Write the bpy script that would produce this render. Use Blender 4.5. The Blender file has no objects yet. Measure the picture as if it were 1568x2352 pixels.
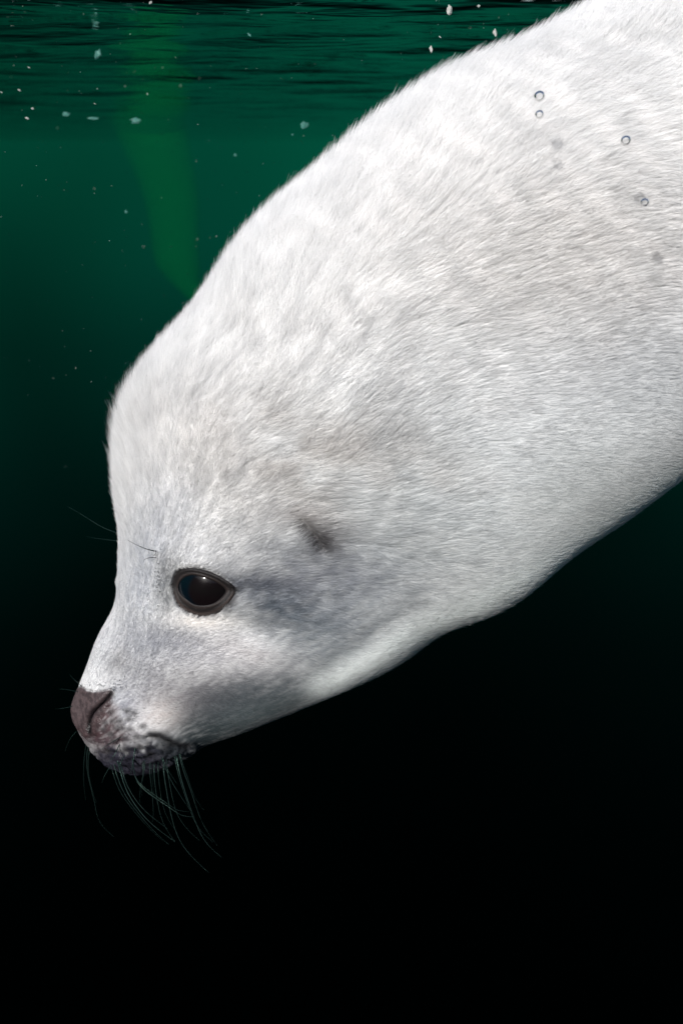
import bpy, math, random
import numpy as np
from mathutils import Vector, Matrix
from mathutils.bvhtree import BVHTree

rng = np.random.default_rng(7)
random.seed(7)
scene = bpy.context.scene

# ------------------------------------------------------------------ camera
PITCH = math.radians(24.8)
LENS, SENSOR = 28.0, 36.0
CAM = Vector((0.0, 0.0, -0.10))          # ten centimetres under the water surface (z = 0)
cam_data = bpy.data.cameras.new('camera')
cam = bpy.data.objects.new('camera', cam_data)
scene.collection.objects.link(cam)
cam.location = CAM
cam.rotation_euler = (math.pi / 2 - PITCH, 0, 0)
cam_data.sensor_fit = 'VERTICAL'
cam_data.sensor_height = SENSOR
cam_data.lens = LENS
cam_data.clip_start = 0.01
cam_data.clip_end = 500
cam_data.dof.use_dof = True
cam_data.dof.focus_distance = 0.545
cam_data.dof.aperture_fstop = 8.5
scene.camera = cam

# ------------------------------------------------------------------ world and sun
SUN_DIR = Vector((-0.46, -0.70, 0.55)).normalized()      # towards the sun, as refracted under water
world = bpy.data.worlds.new("World")
scene.world = world
world.use_nodes = True
wn = world.node_tree.nodes
wl = world.node_tree.links
sky = wn.new('ShaderNodeTexSky')
sky.sky_type = 'NISHITA'
sky.sun_disc = False
sky.sun_elevation = math.asin(SUN_DIR.z)
sky.sun_rotation = math.atan2(SUN_DIR.x, SUN_DIR.y)
wl.new(sky.outputs[0], wn['Background'].inputs[0])
wn['Background'].inputs[1].default_value = 0.12

sun_data = bpy.data.lights.new('sun', 'SUN')
sun_data.energy = 4.6
sun_data.angle = math.radians(2.4)
sun_data.color = (1.0, 0.97, 0.94)
sun = bpy.data.objects.new('sun', sun_data)
scene.collection.objects.link(sun)
sun.rotation_euler = SUN_DIR.to_track_quat('Z', 'Y').to_euler()

scene.view_settings.view_transform = 'Standard'
scene.view_settings.look = 'None'
scene.view_settings.exposure = 0.40
scene.view_settings.gamma = 1.0
scene.view_settings.use_curve_mapping = False
scene.render.engine = 'CYCLES'
scene.cycles.max_bounces = 8
scene.cycles.diffuse_bounces = 7
scene.cycles.transparent_max_bounces = 12
scene.cycles_curves.shape = 'RIBBONS'

# ------------------------------------------------------------------ helpers
C = scene.collection
D = 0.62                                  # distance of the seal's mid plane
F = LENS / SENSOR * 2352.0                # photograph measured at 1568 x 2352
U = D / F                                 # metres per measured unit in that plane
cp, sp = math.cos(PITCH), math.sin(PITCH)
R3 = np.array([[1, 0, 0], [0, sp, cp], [0, -cp, sp]], float)   # rows: right, up, towards camera
CAMv = np.array(CAM)
ROOT = None

def to_world(p):                          # seal space (a right, b up, c towards camera) -> world
    p = np.asarray(p, float)
    return CAMv + p @ R3 - D * R3[2]

def from_px(x, y, c=0.0):                 # measured point on the plane c -> seal space
    s = (D - c) / F
    return np.array([(x - 784.0) * s, (1176.0 - y) * s, c])

def proj(p):                              # seal space (near half) -> measured point
    p = np.asarray(p, float)
    s = F / (D - np.abs(p[..., 2]))
    return 784.0 + p[..., 0] * s, 1176.0 - p[..., 1] * s

def link(o, parent=None):
    C.objects.link(o)
    if parent is not None:
        o.parent = parent
    return o

def tag(o, label=None, cat=None, group=None, kind=None):
    if label: o['label'] = label
    if cat: o['category'] = cat
    if group: o['group'] = group
    if kind: o['kind'] = kind
    return o

def mesh_obj(name, verts, faces, mat, parent=None, smooth=True, origin=(0, 0, 0)):
    me = bpy.data.meshes.new(name)
    v = np.asarray(verts, float) - np.asarray(origin, float)
    me.from_pydata(v.tolist(), [], faces)
    me.materials.append(mat)
    if smooth:
        me.polygons.foreach_set('use_smooth', [True] * len(me.polygons))
    me.update()
    return link(bpy.data.objects.new(name, me), parent)

def grid_faces(nr, nc, wrap=True):
    i = np.arange(nr - 1)[:, None]
    j = np.arange(nc if wrap else nc - 1)[None, :]
    jn = (j + 1) % nc
    a = i * nc + j
    f = np.stack([a, i * nc + jn, (i + 1) * nc + jn, (i + 1) * nc + j], -1).reshape(-1, 4)
    return f

class Noise:                              # smooth value noise in three dimensions
    def __init__(self, seed):
        self.t = np.random.default_rng(seed).random((32, 32, 32))
    def __call__(self, p):
        p = np.asarray(p, float)
        i = np.floor(p).astype(int)
        f = p - i
        f = f * f * (3 - 2 * f)
        r = 0
        for dx in (0, 1):
            wx = f[..., 0] if dx else 1 - f[..., 0]
            for dy in (0, 1):
                wy = f[..., 1] if dy else 1 - f[..., 1]
                for dz in (0, 1):
                    wz = f[..., 2] if dz else 1 - f[..., 2]
                    r = r + wx * wy * wz * self.t[(i[..., 0] + dx) % 32, (i[..., 1] + dy) % 32, (i[..., 2] + dz) % 32]
        return r
N1, N2, N3 = Noise(1), Noise(2), Noise(3)

def sstep(a, b, x):
    t = np.clip((x - a) / (b - a), 0, 1)
    return t * t * (3 - 2 * t)

def gauss(x, y, cx, cy, sx, sy, rot=0):   # rot in degrees, clockwise on the picture
    r = math.radians(rot)
    dx, dy = x - cx, y - cy
    u = dx * math.cos(r) + dy * math.sin(r)
    v = -dx * math.sin(r) + dy * math.cos(r)
    return np.exp(-0.5 * ((u / sx) ** 2 + (v / sy) ** 2))

def seg_dist(x, y, pts):                  # distance to a polyline and the fraction along it
    best = np.full(np.shape(x), 1e9)
    frac = np.zeros(np.shape(x))
    n = len(pts) - 1
    for k in range(n):
        ax, ay = pts[k]
        bx, by = pts[k + 1]
        L2 = (bx - ax) ** 2 + (by - ay) ** 2
        t = np.clip(((x - ax) * (bx - ax) + (y - ay) * (by - ay)) / L2, 0, 1)
        d = np.hypot(x - ax - t * (bx - ax), y - ay - t * (by - ay))
        m = d < best
        best = np.where(m, d, best)
        frac = np.where(m, (k + t) / n, frac)
    return best, frac

def poly_sd(x, y, pts):                   # signed distance, negative inside
    d, _ = seg_dist(x, y, pts + [pts[0]])
    inside = np.zeros(np.shape(x), bool)
    n = len(pts)
    for k in range(n):
        x1, y1 = pts[k]
        x2, y2 = pts[(k + 1) % n]
        cond = ((y1 > y) != (y2 > y)) & (x < (x2 - x1) * (y - y1) / ((y2 - y1) if y2 != y1 else 1e-9) + x1)
        inside ^= cond
    return np.where(inside, -d, d)

def material(name):
    m = bpy.data.materials.new(name)
    m.use_nodes = True
    nt = m.node_tree
    nt.nodes.clear()
    out = nt.nodes.new('ShaderNodeOutputMaterial')
    return m, nt, out

def N(nt, t, **kw):
    n = nt.nodes.new(t)
    for k, v in kw.items():
        if k.startswith('i_'):
            key = k[2:].replace('_', ' ')
            n.inputs[key].default_value = v
        else:
            setattr(n, k, v)
    return n

def simple_mat(name, col, rough=0.5, noise=0.0, scale=50, bump=0.0, spec=0.5, coat=0.0):
    m, nt, out = material(name)
    b = N(nt, 'ShaderNodeBsdfPrincipled')
    b.inputs['Base Color'].default_value = (*col, 1)
    b.inputs['Roughness'].default_value = rough
    b.inputs['Specular IOR Level'].default_value = spec
    b.inputs['Coat Weight'].default_value = coat
    b.inputs['Coat Roughness'].default_value = 0.08
    if noise or bump:
        tc = N(nt, 'ShaderNodeTexCoord')
        tx = N(nt, 'ShaderNodeTexNoise')
        tx.inputs['Scale'].default_value = scale
        tx.inputs['Detail'].default_value = 5
        nt.links.new(tc.outputs['Object'], tx.inputs['Vector'])
        if noise:
            mx = N(nt, 'ShaderNodeMix', data_type='RGBA')
            mx.inputs['A'].default_value = (*[c * (1 - noise) for c in col], 1)
            mx.inputs['B'].default_value = (*[min(1, c * (1 + noise)) for c in col], 1)
            nt.links.new(tx.outputs['Fac'], mx.inputs['Factor'])
            nt.links.new(mx.outputs['Result'], b.inputs['Base Color'])
        if bump:
            bp = N(nt, 'ShaderNodeBump')
            bp.inputs['Strength'].default_value = bump
            bp.inputs['Distance'].default_value = 0.002
            nt.links.new(tx.outputs['Fac'], bp.inputs['Height'])
            nt.links.new(bp.outputs['Normal'], b.inputs['Normal'])
    nt.links.new(b.outputs[0], out.inputs['Surface'])
    return m

# ================================================================== SETTING
# ---- open water: a bowl whose emission stands for scattered light, black in the depths
RB = 40.0
def build_water():
    nr, nc = 40, 96
    ph = np.linspace(0, math.pi / 2, nr)
    th = np.linspace(0, 2 * math.pi, nc, endpoint=False)
    v = np.stack([RB * np.cos(ph)[:, None] * np.cos(th)[None], RB * np.cos(ph)[:, None] * np.sin(th)[None],
                  (-RB * np.sin(ph))[:, None] * np.ones(nc)[None]], -1).reshape(-1, 3)
    m, nt, out = material('open_water')
    tc = N(nt, 'ShaderNodeTexCoord')
    nrm = N(nt, 'ShaderNodeVectorMath', operation='NORMALIZE')
    nt.links.new(tc.outputs['Object'], nrm.inputs[0])
    sep = N(nt, 'ShaderNodeSeparateXYZ')
    nt.links.new(nrm.outputs[0], sep.inputs[0])
    neg = N(nt, 'ShaderNodeMath', operation='MULTIPLY')
    neg.inputs[1].default_value = -1
    nt.links.new(sep.outputs['Z'], neg.inputs[0])
    ramp = N(nt, 'ShaderNodeValToRGB')
    cr = ramp.color_ramp
    cr.interpolation = 'B_SPLINE'
    stops = [(0.0, (0.0003, 0.030, 0.0165)), (0.10, (0.0003, 0.026, 0.0155)), (0.22, (0.0002, 0.0125, 0.0085)),
             (0.38, (0.0001, 0.0034, 0.0029)), (0.55, (0.00004, 0.0006, 0.0006)), (0.75, (0.00001, 0.0001, 0.0001)), (1.0, (0, 0.00005, 0.00005))]
    while len(cr.elements) < len(stops):
        cr.elements.new(0.5)
    for e, (p, c) in zip(cr.elements, stops):
        e.position = p
        e.color = (*c, 1)
    nt.links.new(neg.outputs[0], ramp.inputs[0])
    # broad unevenness of that painted glow
    nz = N(nt, 'ShaderNodeTexNoise')
    nz.inputs['Scale'].default_value = 1.6
    nz.inputs['Detail'].default_value = 2
    nt.links.new(nrm.outputs[0], nz.inputs['Vector'])
    mr = N(nt, 'ShaderNodeMapRange')
    mr.inputs['From Min'].default_value = 0.3
    mr.inputs['From Max'].default_value = 0.7
    mr.inputs['To Min'].default_value = 0.9
    mr.inputs['To Max'].default_value = 2.2
    nt.links.new(nz.outputs['Fac'], mr.inputs['Value'])
    em = N(nt, 'ShaderNodeEmission')
    nt.links.new(ramp.outputs[0], em.inputs['Color'])
    nt.links.new(mr.outputs[0], em.inputs['Strength'])
    nt.links.new(em.outputs[0], out.inputs['Surface'])
    o = mesh_obj('water', v, grid_faces(nr, nc).tolist(), m)
    tag(o, 'deep dark green open water fading to black below', kind='structure')
build_water()

# ---- water surface seen from underneath
def build_surface():
    r = np.concatenate([[0.02], np.geomspace(0.05, RB, 420)])
    nc = 520
    th = np.linspace(0, 2 * math.pi, nc, endpoint=False)
    X = r[:, None] * np.cos(th)[None]
    Y = r[:, None] * np.sin(th)[None]
    Z = np.zeros_like(X)
    g = np.random.default_rng(5)
    for wl_, amp, n in ((0.55, 0.0016, 5), (0.22, 0.0009, 6), (0.10, 0.0003, 7), (0.05, 0.00008, 6)):
        for _ in range(n):
            a = g.normal(math.radians(100), 0.55)
            k = 2 * math.pi / (wl_ * g.uniform(0.75, 1.35))
            fade = 1 / (1 + (r * 0.055 / wl_) ** 2)
            Z += amp * fade[:, None] * np.sin(k * (X * math.cos(a) + Y * math.sin(a)) + g.uniform(0, 6.28))
    v = np.stack([X, Y, Z], -1).reshape(-1, 3)
    f = grid_faces(len(r), nc)
    # faces look up into the air, so that the eye below is on the water side
    a, b, c = v[f[0, 0]], v[f[0, 1]], v[f[0, 2]]
    if np.cross(b - a, c - a)[2] < 0: f = f[:, ::-1]
    f = f.tolist()
    f.append(list(range(nc)))
    m, nt, out = material('rippled_surface')
    tc = N(nt, 'ShaderNodeTexCoord')
    mp = N(nt, 'ShaderNodeMapping')
    mp.inputs['Scale'].default_value = (1.0, 2.2, 1)
    mp.inputs['Rotation'].default_value = (0, 0, math.radians(6))
    nt.links.new(tc.outputs['Object'], mp.inputs['Vector'])
    nz = N(nt, 'ShaderNodeTexNoise')
    nz.inputs['Scale'].default_value = 5
    nz.inputs['Detail'].default_value = 4
    nt.links.new(mp.outputs[0], nz.inputs['Vector'])
    bp = N(nt, 'ShaderNodeBump')
    bp.inputs['Strength'].default_value = 0.6
    bp.inputs['Distance'].default_value = 0.025
    nt.links.new(nz.outputs['Fac'], bp.inputs['Height'])
    fr = N(nt, 'ShaderNodeFresnel')
    fr.inputs['IOR'].default_value = 1.10
    gl = N(nt, 'ShaderNodeBsdfGlossy')
    gl.inputs['Roughness'].default_value = 0.02
    gl.inputs['Color'].default_value = (0.92, 0.98, 0.96, 1)
    nt.links.new(bp.outputs[0], gl.inputs['Normal'])
    # caustics painted into the transmitted tint: bright lines and soft gaps
    mp2 = N(nt, 'ShaderNodeMapping')
    mp2.inputs['Rotation'].default_value = (0, 0, math.radians(-15))
    nt.links.new(tc.outputs['Object'], mp2.inputs['Vector'])
    wv = N(nt, 'ShaderNodeTexWave', wave_type='BANDS', bands_direction='X')
    wv.inputs['Scale'].default_value = 12
    wv.inputs['Distortion'].default_value = 5
    wv.inputs['Detail'].default_value = 1
    wv.inputs['Detail Scale'].default_value = 1.2
    nt.links.new(mp2.outputs[0], wv.inputs['Vector'])
    cr = N(nt, 'ShaderNodeValToRGB')
    nb = N(nt, 'ShaderNodeTexNoise')
    nb.inputs['Scale'].default_value = 14
    nb.inputs['Detail'].default_value = 1
    nt.links.new(mp2.outputs[0], nb.inputs['Vector'])
    e = cr.color_ramp.elements
    e[0].position = 0.55
    e[0].color = (0.80, 0.81, 0.81, 1)
    e[1].position = 0.95
    e[1].color = (1, 1, 1, 1)
    ml = N(nt, 'ShaderNodeMath', operation='MULTIPLY_ADD')
    ml.inputs[2].default_value = 0.12
    nt.links.new(wv.outputs['Fac'], ml.inputs[0])
    ms = N(nt, 'ShaderNodeMapRange')
    ms.inputs['From Min'].default_value = 0.3
    ms.inputs['From Max'].default_value = 0.7
    ms.inputs['To Min'].default_value = 0.45
    ms.inputs['To Max'].default_value = 1.1
    nt.links.new(nb.outputs['Fac'], ms.inputs['Value'])
    nt.links.new(ms.outputs[0], ml.inputs[1])
    nt.links.new(ml.outputs[0], cr.inputs[0])
    tr = N(nt, 'ShaderNodeBsdfTransparent')
    nt.links.new(cr.outputs[0], tr.inputs['Color'])
    mx = N(nt, 'ShaderNodeMixShader')
    nt.links.new(fr.outputs[0], mx.inputs[0])
    nt.links.new(tr.outputs[0], mx.inputs[1])
    nt.links.new(gl.outputs[0], mx.inputs[2])
    nt.links.new(mx.outputs[0], out.inputs['Surface'])
    o = mesh_obj('water_surface', v, f, m)
    tag(o, 'rippled underside of the water surface reflecting dark green depths', kind='structure')
build_surface()

# ================================================================== THE SEAL
# stations: upper outline x, y, lower outline x, y, half width towards the camera (measured units)
ST = [
 (172,1652, 180,1668,   5),
 (168,1630, 200,1694,  24),
 (173,1603, 222,1722,  42),
 (186,1568, 254,1752,  60),
 (206,1518, 308,1772,  86),
 (230,1455, 364,1766, 104),
 (263,1395, 424,1742, 124),
 (279,1335, 484,1708, 146),
 (281,1270, 546,1686, 168),
 (281,1205, 616,1658, 190),
 (274,1135, 688,1628, 212),
 (276,1060, 765,1594, 240),
 (289, 955, 848,1560, 275),
 (311,868,934,1516, 318),
 (365,777,1018,1458, 360),
 (440,688,1112,1425, 398),
 (505,589,1202,1380, 430),
 (588,492,1290,1308, 458),
 (685, 410,1388,1244, 480),
 (795, 312,1488,1170, 497),
 (922,222,1598,1106, 510),
 (1098,150,1736,1088, 520),
 (1262,62,1886,1036, 525),
 (1445,-14,2020,926, 520),
 (1660,-85,2150, 806, 510),
 (1930,-110,2330,720, 480),
 (2250,-80,2560,620, 430),
 (2620,-140,2860,500, 345),
 (2990, -90,3160,360, 240),
 (3280, -40,3370,220, 140),
 (3440,   0,3480,120,  70),
 (3500,  50,3505, 70,  10),
]
ST = np.array(ST, float)

def spline(tk, yk, t):                    # natural cubic spline
    n = len(tk)
    h = np.diff(tk)
    A = np.zeros((n, n))
    r = np.zeros((n,) + yk.shape[1:])
    A[0, 0] = A[-1, -1] = 1
    for i in range(1, n - 1):
        A[i, i - 1] = h[i - 1]
        A[i, i] = 2 * (h[i - 1] + h[i])
        A[i, i + 1] = h[i]
        r[i] = 6 * ((yk[i + 1] - yk[i]) / h[i] - (yk[i] - yk[i - 1]) / h[i - 1])
    M = np.linalg.solve(A, r)
    k = np.clip(np.searchsorted(tk, t, side='right') - 1, 0, n - 2)
    hk = h[k][:, None]
    a = ((tk[k + 1] - t))[:, None]
    b = ((t - tk[k]))[:, None]
    return (M[k] * a ** 3 + M[k + 1] * b ** 3) / (6 * hk) + (yk[k] / hk - M[k] * hk / 6) * a + (yk[k + 1] / hk - M[k + 1] * hk / 6) * b

cen = (ST[:, 0:2] + ST[:, 2:4]) / 2
tk = np.concatenate([[0], np.cumsum(np.hypot(*np.diff(cen, axis=0).T))])
tk = tk + 0
# fine rings on the head, coarser behind
tt = [0.0]
while tt[-1] < tk[-1]:
    x = tt[-1]
    tt.append(x + (0.8 if x < 8 else 1.7 if x < 330 else 2.6 if x < 620 else 5 if x < 1700 else 14))
tt[-1] = tk[-1]
tt = np.array(tt)
SS = spline(tk, ST, tt)
NR, NC = len(tt), 288
thm = np.linspace(0, 2 * math.pi, NC, endpoint=False)
th = thm - 0.22 * np.sin(2 * thm) * 0    # even spacing

def base_surface():
    Uo, Lo, w = SS[:, 0:2].copy(), SS[:, 2:4].copy(), np.maximum(SS[:, 4], 1.0)
    dd = (Uo - Lo) / np.maximum(np.linalg.norm(Uo - Lo, axis=1, keepdims=True), 1e-6)
    shr = np.interp(tt, [0, 200, 500, 700, 1000, 1700], [0, 3, 8, 16, 22, 23])[:, None]   # the coat stands out this far
    Uo -= dd * shr
    Lo += dd * shr * 0.3
    Ut, Lt = Uo.copy(), Lo.copy()
    e = np.interp(tt, [0, 200, 600, 1000], [0.96, 0.92, 0.86, 0.80])[:, None]
    co, si = np.cos(th)[None], np.sin(th)[None]
    low = np.interp(tt, [0, 200, 600, 1000], [0.96, 0.86, 0.70, 0.64])[:, None]
    e = e + (low - e) * sstep(0.15, -0.35, co)
    cc = np.sign(co) * np.abs(co) ** e
    sn = np.sign(si) * np.abs(si) ** e
    for it in range(6):
        c = (Uo + Lo) / 2
        h = (Uo - Lo) / 2
        ww = w[:, None] * sn * (1 - 0.08 * co)
        px = c[:, 0:1] + h[:, 0:1] * cc
        py = c[:, 1:2] + h[:, 1:2] * cc
        P = np.stack([(px - 784) * U, (1176 - py) * U, ww * U], -1)
        # a thick body looks wider than its mid section: pull the section in until its outline fits
        z = np.minimum(P[..., 2], 0.5 * D)
        X = 784 + P[..., 0] * F / (D - z)
        Y = 1176 - P[..., 1] * F / (D - z)
        L = np.linalg.norm(Ut - Lt, axis=1, keepdims=True)
        d = (Ut - Lt) / np.maximum(L, 1e-6)
        q = X * d[:, 0:1] + Y * d[:, 1:2]
        tu = (Ut * d).sum(1); tl = (Lt * d).sum(1)
        Uo -= 0.8 * (q.max(1) - tu)[:, None] * d
        Lo -= 0.8 * (q.min(1) - tl)[:, None] * d
    return P
P = base_surface()

def grid_normals(P):
    dj = np.roll(P, -1, 1) - np.roll(P, 1, 1)
    di = np.empty_like(P)
    di[1:-1] = P[2:] - P[:-2]
    di[0] = P[1] - P[0]
    di[-1] = P[-1] - P[-2]
    n = np.cross(di, dj)
    n /= np.maximum(np.linalg.norm(n, axis=-1, keepdims=True), 1e-12)
    # make them point outwards
    ctr = P.mean(1, keepdims=True)
    if ((P - ctr) * n).sum() < 0:
        n = -n
    return n, di / np.maximum(np.linalg.norm(di, axis=-1, keepdims=True), 1e-12)
Nn, Tn = grid_normals(P)

def q5(pts):                              # muzzle close-up coordinates -> measured units
    return [((190 + 0.287 * x) / 1.3061, (1950 + 0.287 * y) / 1.3061) for x, y in pts]
def q2(pts):                              # eye close-up coordinates
    return [(321.6 + 0.1953 * x, 1225 + 0.1953 * y) for x, y in pts]

NOSE = q5([(190,385),(250,420),(320,432),(420,428),(505,400),(535,440),(530,500),(500,560),(440,640),(400,700),(380,800),(350,890),(300,905),(230,910),(150,830),(60,720),(20,600),(60,480),(120,400)])
NOSTRIL = q5([(500,455),(470,500),(420,550),(365,600),(320,650),(292,710),(278,770),(284,850)])
LIPSKIN = q5([(480,560),(560,620),(560,760),(640,880),(640,960),(480,1020),(330,960),(290,860),(360,720)])
MOUTH = q5([(900,880),(1000,885),(1080,930),(1150,975),(1230,1000),(1300,1010)])
EYE_IN = q2([(455,640),(480,560),(540,510),(620,492),(700,505),(800,535),(900,578),(970,625),(1008,675),(980,730),(920,790),(840,835),(740,853),(640,840),(560,790),(490,725)])
EYE_OUT = q2([(380,640),(392,530),(440,450),(540,412),(650,412),(780,442),(900,490),(1020,560),(1120,650),(1090,750),(1030,835),(930,915),(810,965),(690,972),(570,930),(450,840)])
PITS = q5([(830,800),(640,910),(690,720),(560,810),(500,655),(960,905),(1060,1010),(800,1010),(540,950),(440,760),(590,745),(740,660),(610,820),(700,830),(760,900),(520,740),(660,640),(880,980),(420,830),(500,880),(660,1070),(460,1060),(900,1090)])
EAR = [(692,1208),(706,1224),(720,1242),(732,1260)]

def displacement(x, y):
    d = np.zeros(np.shape(x))
    d += 13 * gauss(x, y, 470, 1352, 100, 75, 8)            # round eyeball under the lids
    d -= 9 * gauss(x, y, 378, 1352, 17, 42, 8)              # hollow before the eye
    d -= 7 * gauss(x, y, 570, 1352, 40, 16, 5)
    d += 5 * gauss(x, y, 430, 1283, 60, 22, 8)              # brow
    d += 4 * gauss(x, y, 366, 1262, 10, 10)
    d += 20 * gauss(x, y, 318, 1700, 60, 44, 15)            # whisker pad
    d += 10 * gauss(x, y, 420, 1590, 70, 45, 10)            # cheek
    d -= 8 * gauss(x, y, 300, 1560, 26, 45, 20)             # hollow behind the nostril
    d -= 7 * gauss(x, y, 430, 1470, 90, 25, 8)
    d += 10 * gauss(x, y, 560, 1520, 90, 50, 15)
    d -= 9 * gauss(x, y, 560, 1440, 80, 22, 10)
    ds, fr = seg_dist(x, y, NOSTRIL)
    prof = np.sin(np.clip(fr, 0.02, 0.98) * math.pi) ** 0.5
    d -= 13 * prof * np.exp(-(ds / 4.6) ** 2)
    d += 3.0 * prof * np.exp(-((ds - 9) / 5.0) ** 2)
    ds, fr = seg_dist(x, y, MOUTH)
    d -= 9 * np.exp(-(ds / 4.5) ** 2)
    d += 3.5 * np.exp(-((ds - 14) / 8) ** 2)
    for k, (ax, ay) in enumerate(PITS):
        d += (2.6 + (k % 3) * 0.7) * gauss(x, y, ax, ay + 2, 9, 7)
        d -= 4.0 * gauss(x, y, ax, ay, 2.6, 2.6)
    # whisker pad furrows
    pad = gauss(x, y, 320, 1720, 62, 34, 10)
    d += 2.2 * pad * np.sin(y * 0.30 + x * 0.06)
    # ear opening
    ds, fr = seg_dist(x, y, EAR)
    d -= 15 * np.exp(-(ds / 11.0) ** 2)
    d += 4 * gauss(x, y, 688, 1250, 26, 14, 45)
    # neck and throat folds
    ds, fr = seg_dist(x, y, [(1010,1360),(930,1410),(840,1480),(740,1548),(640,1598)])
    d -= 5 * np.exp(-(ds / 30) ** 2) * np.sin(np.clip(fr, 0, 1) * math.pi)
    ds, fr = seg_dist(x, y, [(960,1440),(870,1500),(780,1560),(690,1610)])
    d += 4 * np.exp(-(ds / 30) ** 2) * np.sin(np.clip(fr, 0, 1) * math.pi)
    return d

def px_of(P):
    return proj(P)
X0, Y0 = px_of(P)
front = sstep(0.08, 0.35, np.abs(Nn[..., 2]))
dsp = displacement(X0, Y0) * front
padz = sstep(0.12, 0.5, gauss(X0, Y0, 322, 1738, 88, 32, 3)) * (tt < 400)[:, None]
dsp += padz * (5.0 * (N2(P / 0.0032) - 0.5) + 3.0 * (N3(P / 0.0014) - 0.5))
dsp += 6 * (N1(P / 0.05) - 0.5) * sstep(250, 700, tt)[:, None]
# the far eye's brow shows as a bump on the outline
dsp += 9 * np.exp(-((Y0 - 1338) / 17) ** 2) * np.exp(-((X0 - 262) / 26) ** 2) * (1 - front)
P1 = P + Nn * dsp[..., None] * U
# eye socket
eo = poly_sd(X0, Y0, EYE_OUT)
sock = sstep(2, -9, eo) * (np.abs(Nn[..., 2]) > 0.15)
P1[..., 2] -= np.sign(P1[..., 2]) * sock * 75 * U
P = P1
Nn, Tn = grid_normals(P)
XP, YP = px_of(P)

SEAL_ORIGIN = to_world(from_px(1100, 900, 0))
root = bpy.data.objects.new('seal', None)
root.location = SEAL_ORIGIN
root.empty_display_size = 0.1
C.objects.link(root)
tag(root, 'white furred seal pup diving head down from the surface, dark eye and dark nose', 'seal')

def W(p):                                 # seal space -> coordinates local to the root
    return to_world(p) - SEAL_ORIGIN

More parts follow.
